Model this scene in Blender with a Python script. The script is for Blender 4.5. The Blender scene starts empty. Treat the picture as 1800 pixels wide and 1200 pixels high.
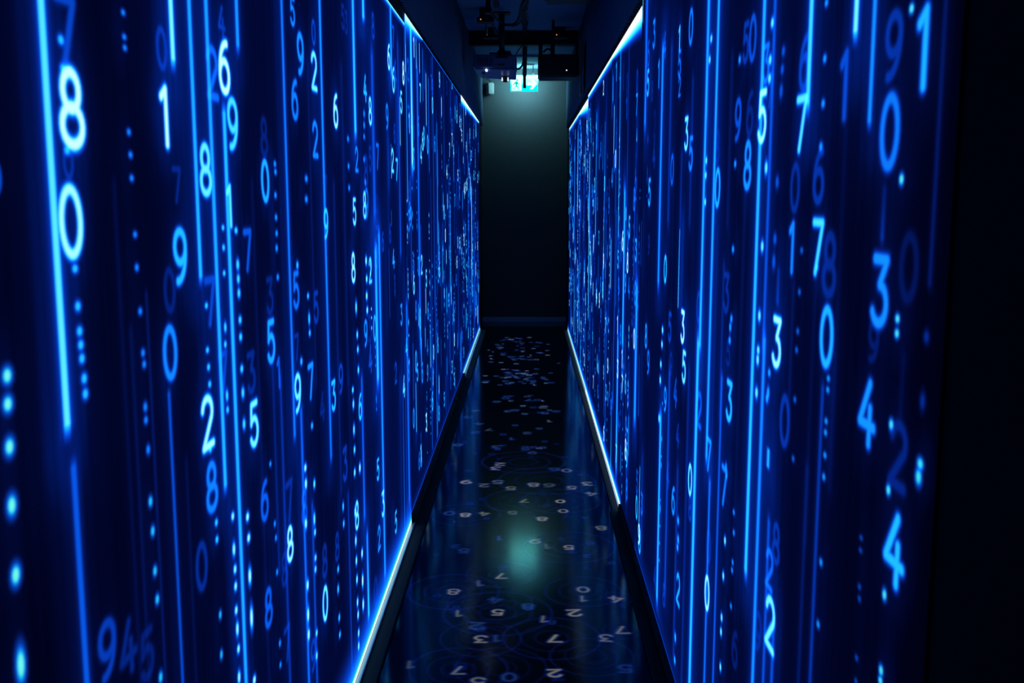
import bpy, bmesh, math, random
import numpy as np
from mathutils import Vector, Matrix

# ------------------------------------------------------------------ camera, world, exposure
sc = bpy.context.scene
COL = sc.collection
F = 1800.0
CAM_H = 1.5
PITCH = math.atan(257.0 / F)
YAW = math.atan(28.0 * math.cos(PITCH) / F)
cam_d = bpy.data.cameras.new('camera')
cam_d.sensor_width = 36.0
cam_d.lens = 36.0 * F / 1800.0
cam_d.clip_start = 0.02
cam_d.dof.use_dof = True
cam_d.dof.focus_distance = 5.0
cam_d.dof.aperture_fstop = 7.0
cam = bpy.data.objects.new('camera', cam_d)
COL.objects.link(cam)
cam.location = (0, 0, CAM_H)
cam.rotation_euler = (math.pi / 2 - PITCH, 0, YAW)
sc.camera = cam
world = bpy.data.worlds.new('world')
sc.world = world
world.use_nodes = True
world.node_tree.nodes['Background'].inputs[0].default_value = (0, 0, 0, 1)
world.node_tree.nodes['Background'].inputs[1].default_value = 0.0
sc.view_settings.view_transform = 'Standard'
sc.view_settings.look = 'None'
sc.view_settings.gamma = 1.0
sc.view_settings.use_curve_mapping = False
sc.view_settings.exposure = 0.0
sc.cycles.transparent_max_bounces = 64
sc.cycles.max_bounces = 8

CR = Matrix.Rotation(YAW, 3, 'Z') @ Matrix.Rotation(math.pi / 2 - PITCH, 3, 'X')
CP = Vector((0, 0, CAM_H))


def ray(u, v):
    return CR @ Vector(((u - 900) / F, (600 - v) / F, -1.0))


def at_y(u, v, y):
    d = ray(u, v)
    return CP + d * (y / d.y)


def at_x(u, v, x):
    d = ray(u, v)
    return CP + d * (x / d.x)


def at_z(u, v, z):
    d = ray(u, v)
    return CP + d * ((z - CAM_H) / d.z)


XL, XR = -0.54, 0.455          # picture planes of the two walls
Y_END, CEIL = 12.2, 2.95
Y_BACK = -1.6
rng = random.Random(11)


# ------------------------------------------------------------------ materials
def new_mat(name):
    m = bpy.data.materials.new(name)
    m.use_nodes = True
    nt = m.node_tree
    for n in list(nt.nodes):
        nt.nodes.remove(n)
    return m, nt, nt.nodes.new('ShaderNodeOutputMaterial')


def pbr(name, col, rough=0.6, metal=0.0, noise=0.0, nscale=20.0, bump=0.0, bscale=60.0, stretch=(1, 1, 1), spec=0.5):
    m, nt, out = new_mat(name)
    b = nt.nodes.new('ShaderNodeBsdfPrincipled')
    b.inputs['Base Color'].default_value = (*col, 1)
    b.inputs['Roughness'].default_value = rough
    b.inputs['Metallic'].default_value = metal
    b.inputs['Specular IOR Level'].default_value = spec
    tc = nt.nodes.new('ShaderNodeTexCoord')
    mp = nt.nodes.new('ShaderNodeMapping')
    mp.inputs['Scale'].default_value = stretch
    nt.links.new(tc.outputs['Object'], mp.inputs[0])
    if noise:
        n = nt.nodes.new('ShaderNodeTexNoise')
        n.inputs['Scale'].default_value = nscale
        n.inputs['Detail'].default_value = 6
        nt.links.new(mp.outputs[0], n.inputs['Vector'])
        mx = nt.nodes.new('ShaderNodeMix')
        mx.data_type = 'RGBA'
        mx.inputs['A'].default_value = (*[c * (1 - noise) for c in col], 1)
        mx.inputs['B'].default_value = (*[min(1, c * (1 + noise)) for c in col], 1)
        nt.links.new(n.outputs['Fac'], mx.inputs['Factor'])
        nt.links.new(mx.outputs['Result'], b.inputs['Base Color'])
    if bump:
        n2 = nt.nodes.new('ShaderNodeTexNoise')
        n2.inputs['Scale'].default_value = bscale
        n2.inputs['Detail'].default_value = 8
        nt.links.new(mp.outputs[0], n2.inputs['Vector'])
        bp = nt.nodes.new('ShaderNodeBump')
        bp.inputs['Strength'].default_value = bump
        bp.inputs['Distance'].default_value = 0.004
        nt.links.new(n2.outputs['Fac'], bp.inputs['Height'])
        nt.links.new(bp.outputs[0], b.inputs['Normal'])
    nt.links.new(b.outputs[0], out.inputs[0])
    return m


def emit(name, col, strength, sampling='AUTO'):
    m, nt, out = new_mat(name)
    e = nt.nodes.new('ShaderNodeEmission')
    e.inputs[0].default_value = (*col, 1)
    e.inputs[1].default_value = strength
    nt.links.new(e.outputs[0], out.inputs[0])
    m.cycles.emission_sampling = sampling
    return m


BLUE_RAMP = [(0.0, (0, 0, 0)), (0.06, (.0002, .0006, .009)), (0.15, (.0004, .0028, .038)), (0.27, (.0006, .0105, .15)),
             (0.40, (.001, .034, .40)), (0.55, (.002, .105, .82)), (0.70, (.006, .32, 1.0)), (0.82, (.018, .68, 1.0)),
             (0.91, (.18, .95, 1.0)), (1.0, (.68, 1.0, 1.0))]
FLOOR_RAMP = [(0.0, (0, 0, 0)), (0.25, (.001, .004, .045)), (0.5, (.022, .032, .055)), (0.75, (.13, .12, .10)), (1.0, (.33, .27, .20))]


def light_mat(name, ramp, transparent=True, strength=1.0, streaky=False):
    """projected picture: 'glow' per point times the object's own brightness, through the projector's colour ramp"""
    m, nt, out = new_mat(name)
    a = nt.nodes.new('ShaderNodeAttribute')
    a.attribute_name = 'glow'
    oi = nt.nodes.new('ShaderNodeObjectInfo')
    mul = nt.nodes.new('ShaderNodeMath')
    mul.operation = 'MULTIPLY'
    nt.links.new(a.outputs['Fac'], mul.inputs[0])
    nt.links.new(oi.outputs['Alpha'], mul.inputs[1])
    val = mul
    if streaky:
        tc = nt.nodes.new('ShaderNodeTexCoord')
        mp = nt.nodes.new('ShaderNodeMapping')
        mp.inputs['Scale'].default_value = (1, 26, 0.25)
        nt.links.new(tc.outputs['Object'], mp.inputs[0])
        n = nt.nodes.new('ShaderNodeTexNoise')
        n.inputs['Scale'].default_value = 2.0
        n.inputs['Detail'].default_value = 5
        n.inputs['Roughness'].default_value = 0.65
        nt.links.new(mp.outputs[0], n.inputs['Vector'])
        mr = nt.nodes.new('ShaderNodeMapRange')
        mr.inputs['From Min'].default_value = 0.3
        mr.inputs['From Max'].default_value = 0.7
        mr.inputs['To Min'].default_value = 0.86
        mr.inputs['To Max'].default_value = 1.14
        nt.links.new(n.outputs['Fac'], mr.inputs[0])
        m2 = nt.nodes.new('ShaderNodeMath')
        m2.operation = 'MULTIPLY'
        nt.links.new(mul.outputs[0], m2.inputs[0])
        nt.links.new(mr.outputs[0], m2.inputs[1])
        val = m2
    cr = nt.nodes.new('ShaderNodeValToRGB')
    el = cr.color_ramp.elements
    while len(el) < len(ramp):
        el.new(0.5)
    for k, (p, c) in enumerate(ramp):
        el[k].position = p
        el[k].color = (*c, 1)
    nt.links.new(val.outputs[0], cr.inputs[0])
    mx = nt.nodes.new('ShaderNodeMix')
    mx.data_type = 'RGBA'
    mx.blend_type = 'MULTIPLY'
    mx.inputs['Factor'].default_value = 1.0
    nt.links.new(cr.outputs[0], mx.inputs['A'])
    nt.links.new(oi.outputs['Color'], mx.inputs['B'])
    e = nt.nodes.new('ShaderNodeEmission')
    e.inputs[1].default_value = strength
    nt.links.new(mx.outputs['Result'], e.inputs[0])
    if transparent:
        t = nt.nodes.new('ShaderNodeBsdfTransparent')
        ad = nt.nodes.new('ShaderNodeAddShader')
        nt.links.new(t.outputs[0], ad.inputs[0])
        nt.links.new(e.outputs[0], ad.inputs[1])
        nt.links.new(ad.outputs[0], out.inputs[0])
    else:
        nt.links.new(e.outputs[0], out.inputs[0])
    m.cycles.emission_sampling = 'NONE'
    return m


M_LIGHT = light_mat('projected_light', BLUE_RAMP)
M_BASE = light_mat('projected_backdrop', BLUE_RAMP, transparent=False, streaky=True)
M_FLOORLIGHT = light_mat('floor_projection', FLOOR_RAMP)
M_FLOOR = pbr('polished_black_floor', (.006, .007, .010), rough=0.10, noise=.5, nscale=9, bump=.016, bscale=260, spec=0.34)
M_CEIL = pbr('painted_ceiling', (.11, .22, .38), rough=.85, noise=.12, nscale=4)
M_WALL = pbr('dark_painted_wall', (.012, .012, .022), rough=.9, noise=.3, nscale=6, spec=.15)
M_BACK = pbr('grey_plaster_wall', (.036, .042, .048), rough=.9, noise=.25, nscale=90, bump=.25, bscale=120)
M_DRAPE = pbr('navy_stage_cloth', (.06, .10, .19), rough=.95, noise=.3, nscale=40, stretch=(1, 1, .1))
M_BLACK = pbr('matt_black_metal', (.006, .006, .008), rough=.55)
M_KERB = pbr('satin_black_skirting', (.008, .009, .013), rough=.75, spec=.2)
M_ALU = pbr('brushed_aluminium', (.45, .5, .52), rough=.35, metal=.8, noise=.2, nscale=60, stretch=(1, .05, 1))
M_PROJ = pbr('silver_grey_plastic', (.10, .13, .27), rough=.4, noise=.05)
M_PROJBLK = pbr('black_plastic', (.006, .006, .008), rough=.5)
M_STEEL = pbr('dark_steel', (.03, .032, .045), rough=.4, metal=.5)
M_GREYBOX = pbr('pale_grey_plastic', (.35, .36, .36), rough=.5)
M_VENT = pbr('grey_vent_enamel', (.12, .15, .16), rough=.6)
M_CABLE = pbr('black_rubber', (.008, .008, .01), rough=.6)
M_GLASS = pbr('lens_glass', (.02, .02, .03), rough=.08)
M_LED_O = emit('amber_indicator', (1, .35, .06), 1.2, 'NONE')
M_LED_R = emit('red_indicator', (1, .10, .05), .7, 'NONE')
M_LED_GLEAM_W = emit('white_indicator_and_gleam', (.8, .9, 1), 1.3, 'NONE')
M_LENS = emit('projector_beam_lens', (.55, .75, 1), 6.0)
M_SIGN_W = emit('lit_white_pictogram', (.24, 1.0, .94), 4.0)
M_SIGN_SIDE = emit('lit_sign_diffuser', (.34, .92, 1.0), 52.0)


def sign_mat():
    m, nt, out = new_mat('lit_green_sign_face')
    tc = nt.nodes.new('ShaderNodeTexCoord')
    sx = nt.nodes.new('ShaderNodeSeparateXYZ')
    nt.links.new(tc.outputs['Object'], sx.inputs[0])
    mr = nt.nodes.new('ShaderNodeMapRange')       # the tube sits along the top of the box
    mr.inputs['From Min'].default_value = -0.02
    mr.inputs['From Max'].default_value = 0.06
    nt.links.new(sx.outputs['Z'], mr.inputs[0])
    cr = nt.nodes.new('ShaderNodeMix')
    cr.data_type = 'RGBA'
    cr.inputs['A'].default_value = (.0, 1.3, 1.15, 1)
    cr.inputs['B'].default_value = (.9, 6.5, 6.0, 1)
    nt.links.new(mr.outputs[0], cr.inputs['Factor'])
    e = nt.nodes.new('ShaderNodeEmission')
    e.inputs[1].default_value = 1.0
    nt.links.new(cr.outputs['Result'], e.inputs[0])
    nt.links.new(e.outputs[0], out.inputs[0])
    return m


M_SIGN = sign_mat()


# ------------------------------------------------------------------ helpers
def link(name, me, mat=None, parent=None, loc=(0, 0, 0)):
    o = bpy.data.objects.new(name, me)
    COL.objects.link(o)
    o.location = loc
    if parent:
        o.parent = parent
    if mat is not None and me is not None and not me.materials:
        me.materials.append(mat)
    return o


def tag(o, label, cat, group=None):
    o['label'] = label
    o['category'] = cat
    if group:
        o['group'] = group
    return o


def empty(name, loc, label, cat, group=None):
    o = bpy.data.objects.new(name, None)
    COL.objects.link(o)
    o.location = loc
    o.empty_display_size = .05
    return tag(o, label, cat, group)


def struct(o):
    o['kind'] = 'structure'
    return o


def bm_mesh(name, bm):
    me = bpy.data.meshes.new(name)
    bm.normal_update()
    bm.to_mesh(me)
    bm.free()
    return me


def box_bm(bm, x0, x1, y0, y1, z0, z1, bevel=0.0, seg=2):
    vs = [bm.verts.new(p) for p in ((x0, y0, z0), (x1, y0, z0), (x1, y1, z0), (x0, y1, z0), (x0, y0, z1), (x1, y0, z1), (x1, y1, z1), (x0, y1, z1))]
    fs = [bm.faces.new([vs[i] for i in q]) for q in ((0, 3, 2, 1), (4, 5, 6, 7), (0, 1, 5, 4), (1, 2, 6, 5), (2, 3, 7, 6), (3, 0, 4, 7))]
    if bevel:
        es = list({e for f in fs for e in f.edges})
        bmesh.ops.bevel(bm, geom=es, offset=bevel, segments=seg, affect='EDGES')
    return vs


def box(name, x0, x1, y0, y1, z0, z1, mat, parent=None, bevel=0.0, seg=2):
    o0 = parent.location if parent else Vector((0, 0, 0))
    c = Vector(((x0 + x1) / 2, (y0 + y1) / 2, (z0 + z1) / 2))
    bm = bmesh.new()
    box_bm(bm, x0 - c.x, x1 - c.x, y0 - c.y, y1 - c.y, z0 - c.z, z1 - c.z, bevel, seg)
    return link(name, bm_mesh(name, bm), mat, parent, c - abs_loc(parent))


def abs_loc(p):
    v = Vector((0, 0, 0))
    while p:
        v += p.location
        p = p.parent
    return v


def tube(name, pts, r, mat, parent=None, sides=10, smooth_n=0):
    pts = [Vector(p) for p in pts]
    if smooth_n and len(pts) > 2:
        out = []
        for i in range(len(pts) - 1):
            p0, p1, p2, p3 = pts[max(i - 1, 0)], pts[i], pts[i + 1], pts[min(i + 2, len(pts) - 1)]
            for k in range(smooth_n):
                t = k / smooth_n
                out.append(0.5 * ((2 * p1) + (-p0 + p2) * t + (2 * p0 - 5 * p1 + 4 * p2 - p3) * t * t + (-p0 + 3 * p1 - 3 * p2 + p3) * t ** 3))
        pts = out + [pts[-1]]
    base = abs_loc(parent)
    org = pts[0]
    bm = bmesh.new()
    rings = []
    for i, p in enumerate(pts):
        d = (pts[min(i + 1, len(pts) - 1)] - pts[max(i - 1, 0)]).normalized()
        a = d.cross(Vector((0, 0, 1)))
        if a.length < 1e-3:
            a = d.cross(Vector((0, 1, 0)))
        a.normalize()
        b = a.cross(d).normalized()
        rr = r[i] if isinstance(r, (list, tuple)) else r
        rings.append([bm.verts.new(p - org + (a * math.cos(t) + b * math.sin(t)) * rr) for t in [2 * math.pi * k / sides for k in range(sides)]])
    for r0, r1 in zip(rings, rings[1:]):
        for k in range(sides):
            bm.faces.new((r0[k], r0[(k + 1) % sides], r1[(k + 1) % sides], r1[k]))
    bm.faces.new(rings[0][::-1])
    bm.faces.new(rings[-1])
    bmesh.ops.recalc_face_normals(bm, faces=bm.faces)
    for f in bm.faces:
        f.smooth = len(f.verts) == 4
    return link(name, bm_mesh(name, bm), mat, parent, org - base)


def prism(name, poly, axis, depth, mat, parent, loc):
    """poly in (a, b); axis 'Y': a->x, b->z, extruded along +y"""
    bm = bmesh.new()
    f = [bm.verts.new((a, 0, b)) for a, b in poly]
    g = [bm.verts.new((a, depth, b)) for a, b in poly]
    bm.faces.new(f)
    bm.faces.new(g[::-1])
    n = len(f)
    for k in range(n):
        bm.faces.new((f[k], g[k], g[(k + 1) % n], f[(k + 1) % n]))
    bmesh.ops.recalc_face_normals(bm, faces=bm.faces)
    return link(name, bm_mesh(name, bm), mat, parent, Vector(loc) - abs_loc(parent))


def glow_mesh(name, verts, faces, glow, mat):
    me = bpy.data.meshes.new(name)
    me.from_pydata(verts, [], faces)
    at = me.attributes.new('glow', 'FLOAT', 'POINT')
    at.data.foreach_set('value', np.asarray(glow, dtype=np.float32))
    me.materials.append(mat)
    return me


# ------------------------------------------------------------------ room shell
XWL, XWR = XL - 0.004, XR + 0.004
fl = struct(box('floor', XWL - .1, XWR + .1, Y_BACK, Y_END + .1, -0.10, 0.0, M_FLOOR))
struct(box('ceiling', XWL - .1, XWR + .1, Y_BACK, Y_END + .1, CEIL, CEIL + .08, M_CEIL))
struct(box('wall_left', XWL - .1, XWL, Y_BACK, Y_END, 0, CEIL, M_WALL))
struct(box('wall_right', XWR, XWR + .1, Y_BACK, Y_END, 0, CEIL, M_WALL))
struct(box('wall_back', XWL - .1, XWR + .1, Y_END, Y_END + .1, 0, CEIL, M_BACK))
struct(box('wall_front', XWL - .1, XWR + .1, Y_BACK - .1, Y_BACK, 0, CEIL, M_WALL))
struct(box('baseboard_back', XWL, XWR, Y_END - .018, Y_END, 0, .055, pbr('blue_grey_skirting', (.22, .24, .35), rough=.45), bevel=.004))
# shallow step in the ceiling before the exit sign
struct(box('trim_1', XWL, XWR, 11.02, 11.09, CEIL - .018, CEIL, M_CEIL, bevel=.004))


# ------------------------------------------------------------------ numeral shapes
def arc(cx, cy, rx, ry, a0, a1, n=14):
    return [(cx + rx * math.cos(math.radians(a0 + (a1 - a0) * k / n)), cy + ry * math.sin(math.radians(a0 + (a1 - a0) * k / n))) for k in range(n + 1)]


W = 0.27
GLYPH = {
    '0': [arc(0, 0, W, .43, 0, 360, 28)],
    '1': [[(-.16, .30), (.03, .43), (.03, -.43)]],
    '2': [arc(0, .19, W - .01, .24, 165, -30, 14) + [(-.26, -.43), (.27, -.43)]],
    '3': [[(-.23, .43), (.22, .43), (-.02, .09)] + arc(-.02, -.17, .27, .26, 85, -150, 14)],
    '4': [[(.08, .43), (-.28, -.17), (.29, -.17)], [(.12, .08), (.12, -.43)]],
    '5': [[(.22, .43), (-.17, .43), (-.21, .04)] + arc(-.02, -.15, .27, .28, 125, -150, 14)],
    '6': [arc(0, -.16, W - .01, .27, 0, 360, 22), arc(.16, -.12, .42, .55, 88, 178, 10)],
    '7': [[(-.26, .43), (.25, .43), (-.08, -.43)]],
    '8': [arc(0, .21, W - .06, .22, 0, 360, 22), arc(0, -.21, W, .23, 0, 360, 22)],
    '9': [arc(0, .16, W - .01, .27, 0, 360, 22), arc(-.16, .12, .42, .55, 268, 358, 10)],
}


def seg_dist(P, a, b):
    a, b = np.array(a), np.array(b)
    ab = b - a
    t = np.clip(((P - a) @ ab) / max(ab @ ab, 1e-9), 0, 1)
    return np.linalg.norm(P - (a + t[:, None] * ab), axis=1)


def profile(d, core, edge, reach):
    """1 in the stroke, soft shoulder at its edge, faint halo painted outside it"""
    return np.interp(d, [0, core, edge, (edge + reach) * .5, reach], [1.0, .95, .48, .20, 0.0])


def glyph_mesh(ch, mat, tagname, step=.026, core=.058, edge=.105, reach=.20):
    xs = np.arange(-.50, .501, step)
    ys = np.arange(-.66, .661, step)
    gx, gy = np.meshgrid(xs, ys, indexing='ij')
    P = np.stack([gx.ravel(), gy.ravel()], 1)
    d = np.full(len(P), 9.0)
    for pl in GLYPH[ch]:
        for a, b in zip(pl, pl[1:]):
            d = np.minimum(d, seg_dist(P, a, b))
    g = profile(d, core, edge, reach)
    idx = -np.ones(len(P), int)
    faces = []
    nx, ny = len(xs), len(ys)
    for i in range(nx - 1):
        for j in range(ny - 1):
            q = (i * ny + j, (i + 1) * ny + j, (i + 1) * ny + j + 1, i * ny + j + 1)
            if max(g[k] for k in q) > .02:
                faces.append(q)
    used = sorted({k for q in faces for k in q})
    idx[used] = range(len(used))
    return glow_mesh(tagname + '_' + ch, [(P[k, 0], P[k, 1], 0) for k in used], [[int(idx[k]) for k in q] for q in faces], g[used], mat)


NUM = {c: glyph_mesh(c, M_LIGHT, 'numeral') for c in GLYPH}
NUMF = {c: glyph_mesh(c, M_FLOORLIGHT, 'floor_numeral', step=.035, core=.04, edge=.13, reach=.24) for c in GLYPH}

ROT_L = Matrix(((0, 0, 1), (1, 0, 0), (0, 1, 0))).to_euler()      # glyph x -> +Y, y -> +Z, faces +X
ROT_R = Matrix(((0, 0, -1), (-1, 0, 0), (0, 1, 0))).to_euler()    # glyph x -> -Y, y -> +Z, faces -X


# ------------------------------------------------------------------ picture panels
class Panel:
    pass


def make_panel(side, y0, y1, z0, z1, label):
    p = Panel()
    p.side, p.y0, p.y1, p.z0, p.z1 = side, y0, y1, z0, z1
    p.X = XL if side < 0 else XR
    p.s = 1 if side < 0 else -1                    # direction of the normal
    p.root = empty('projection_panel', (p.X, (y0 + y1) / 2, z0), label, 'projection screen', 'projection panels along the corridor')
    a, b = (p.X - .0038, p.X - .0005) if side < 0 else (p.X + .0005, p.X + .0038)
    box('board', a, b, y0, y1, z0, z1, M_BLACK, p.root)
    p.n = 0
    p.streaks, p.nums = [], []
    return p


PANELS = [
    make_panel(-1, 0.10, 4.52, 0.02, CAM_H + .725, 'left wall projection panel nearest the camera, big glowing blue numerals'),
    make_panel(-1, 4.53, 8.30, 0.055, CAM_H + .775, 'middle projection panel of the left wall, dense blue number rain'),
    make_panel(-1, 8.31, 11.36, 0.02, CAM_H + .79, 'far left projection panel with white top corner, next to the dark end wall'),
    make_panel(1, 1.115, 4.14, 0.05, CAM_H + .765, 'right wall projection panel nearest the camera, ending in darkness at its side'),
    make_panel(1, 4.15, 7.80, 0.012, CAM_H + .735, 'middle projection panel of the right wall with blown-out white upper corner'),
    make_panel(1, 7.81, 11.36, 0.012, CAM_H + .725, 'far right projection panel of crowded blue streaks beside the dark end wall'),
]
PANELS[5].z1 = CAM_H + .715


def panel_for(side, y):
    for p in PANELS:
        if p.side == side and p.y0 <= y <= p.y1:
            return p
    return None


def depth(p):
    p.n += 1
    return p.s * (.0006 + .00004 * p.n)


def add_num(side, ch, y, z, h, b, w=1.04, tint=(1, 1, 1)):
    p = panel_for(side, y)
    if p is None or z < p.z0 + .35 * h or z > p.z1 + (.4 * h if p.n < 0 else -.3 * h):
        return
    if y - .35 * h < p.y0 or y + .35 * h > p.y1:
        return
    o = bpy.data.objects.new('numeral', NUM[ch])
    COL.objects.link(o)
    o.parent = p.root
    o.location = Vector((p.X + depth(p), y, z)) - p.root.location
    o.rotation_euler = ROT_L if side < 0 else ROT_R
    o.scale = (h * w, h, 1)
    o.color = (*tint, b)
    p.nums.append((y, z, h, b))


def strip_profile(w, reach):
    return [(-reach, 0), (-w, .40), (-w * .45, .95), (w * .45, .95), (w, .40), (reach, 0)]  # halo of the line painted past its edge, out to reach


STREAK = {}


def add_streak(side, y, z0, z1, b, w=.008, tail=.25, tint=(1, 1, 1), name='light_streak'):
    """falling line of light; bright head at the lower end when tail > 0"""
    p = panel_for(side, y)
    if p is None:
        return
    z0, z1 = max(min(z0, z1), p.z0 + .002), min(max(z0, z1), p.z1 - .002)
    if z1 - z0 < .01:
        return
    L = z1 - z0
    pr = strip_profile(w * .5, w * 1.25)
    cap = min(w * 1.2, L * .2)
    rows = [(z0, 0.0), (z0 + cap, 1.0), (z0 + L * .5, 1.0 - tail * .5), (z1 - cap, 1.0 - tail), (z1, 0.0 if z1 < p.z1 - .01 else 1.0 - tail)]
    vs, gl, fs = [], [], []
    for z, k in rows:
        for yy, g in pr:
            vs.append((0, y + yy - p.root.location.y, z - p.root.location.z))
            gl.append(g * k)
    n = len(pr)
    for i in range(len(rows) - 1):
        for j in range(n - 1):
            q = (i * n + j, i * n + j + 1, (i + 1) * n + j + 1, (i + 1) * n + j)
            fs.append(q)
    o = link(name, glow_mesh(name, vs, fs, gl, M_LIGHT), None, p.root, (depth(p), 0, 0))
    o.color = (*tint, b)
    if name == 'light_streak':
        p.streaks.append((y, z0, z1, b, w))


def dot_rings():
    K, vs, gl, fs = 12, [], [], []
    for (f, g) in ((.5, .95), (1.0, .5), (1.9, 0.0)):
        for k in range(K):
            t = 2 * math.pi * k / K
            vs.append((math.cos(t) * f, math.sin(t) * f, 0))
            gl.append(g)
    vs.append((0, 0, 0))
    gl.append(1.0)
    for m in range(2):
        for k in range(K):
            fs.append((m * K + k, m * K + (k + 1) % K, (m + 1) * K + (k + 1) % K, (m + 1) * K + k))
    for k in range(K):
        fs.append((3 * K, k, (k + 1) % K))
    return vs, fs, gl


DOT = glow_mesh('light_dot', dot_rings()[0], dot_rings()[1], dot_rings()[2], M_LIGHT)


def add_dots(side, y, spots, b, r=.006, tint=(1, 1, 1), single=False):
    """one column of falling dots and dashes: spots = (z, half length, shift along the wall)"""
    p = panel_for(side, y)
    if p is None:
        return
    rz = r * .45
    dv, df, dg = dot_rings()
    vs, gl, fs = [], [], []
    for s in spots:
        z, hl = s[0], s[1]
        dy = s[2] if len(s) > 2 else 0
        e = rz + hl
        if z - 2 * e < p.z0 + .005 or z + 2 * e > p.z1 - .005 or not (p.y0 + 2 * r < y + dy < p.y1 - 2 * r):
            continue
        if single:
            o = bpy.data.objects.new('light_dot', DOT)
            COL.objects.link(o)
            o.parent = p.root
            o.location = Vector((p.X + depth(p), y + dy, z)) - p.root.location
            o.rotation_euler = ROT_L if side < 0 else ROT_R
            o.scale = (r, e * .85, 1)
            o.color = (*tint, b)
            p.nums.append((y + dy, z, .05, b * .6))
            continue
        base = len(vs)
        vs += [(0, y + dy + vx * r - p.root.location.y, z + vy * e * .85 - p.root.location.z) for vx, vy, _ in dv]
        gl += dg
        fs += [tuple(base + k for k in f) for f in df]
    if not vs:
        return
    o = link('dot_trail', glow_mesh('dot_trail', vs, fs, gl, M_LIGHT), None, p.root, (depth(p), 0, 0))
    o['kind'] = 'stuff'
    o.color = (*tint, b)
    p.streaks.append((y, min(v[2] for v in vs) + p.z0, max(v[2] for v in vs) + p.z0, b * .35, r * 2))


def edge_band(p, y0, y1, t0, t1, where, b=1.0, tint=(1, 1, 1), glow=2.5):
    """over-bright border of a projector's picture, t0/t1 thickness at its two ends"""
    vs, gl, fs = [], [], []
    N = 14
    prof = [(0.0, 1.0), (.35, 1.0), (.7, .9), (1.0, .72), (1.0 + glow * .3, .42), (1.0 + glow * .65, .2), (1.0 + glow, 0.0)]
    for i in range(N + 1):
        k = i / N
        y = y0 + (y1 - y0) * k
        t = t0 + (t1 - t0) * k
        for f, g in prof:
            z = p.z1 - .001 - t * f if where > 0 else p.z0 + .001 + t * f
            vs.append((0, y - p.root.location.y, z - p.z0))
            gl.append(g)
    n = len(prof)
    for i in range(N):
        for j in range(n - 1):
            fs.append((i * n + j, i * n + j + 1, (i + 1) * n + j + 1, (i + 1) * n + j))
    o = link('bright_border', glow_mesh('bright_border', vs, fs, gl, M_LIGHT), None, p.root, (depth(p), 0, 0))
    o.color = (*tint, b)


def num_px(side, ch, u, v, h, b, tint=(1, 1, 1)):
    q = at_x(u, v, XL if side < 0 else XR)
    add_num(side, ch, q.y, q.z, h * q.y / F * .97, b, tint=tint)


def line_px(side, u, vr, v0, v1, b, wpx=6, tail=.25, tint=(1, 1, 1)):
    X = XL if side < 0 else XR
    q = at_x(u, vr, X)
    za = CAM_H + (343 - v0) * q.y / F
    zb = CAM_H + (343 - v1) * q.y / F
    if v0 <= 0:
        za = 9
    if v1 >= 1200:
        zb = -9
    add_streak(side, q.y, zb, za, b, w=max(.004, wpx * q.y * q.y / (F * abs(X))), tail=tail, tint=tint)


def dots_px(side, pts, b, wpx=8, tint=(1, 1, 1)):
    """pts: (u, v, half length px)"""
    X = XL if side < 0 else XR
    qs = [(at_x(u, v, X), hl) for u, v, hl in pts]
    y = sum(q.y for q, _ in qs) / len(qs)
    add_dots(side, y, [(q.z, hl * q.y / F, q.y - y) for q, hl in qs], b, r=wpx * .5 * y * y / (F * abs(X)), tint=tint, single=True)


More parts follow.
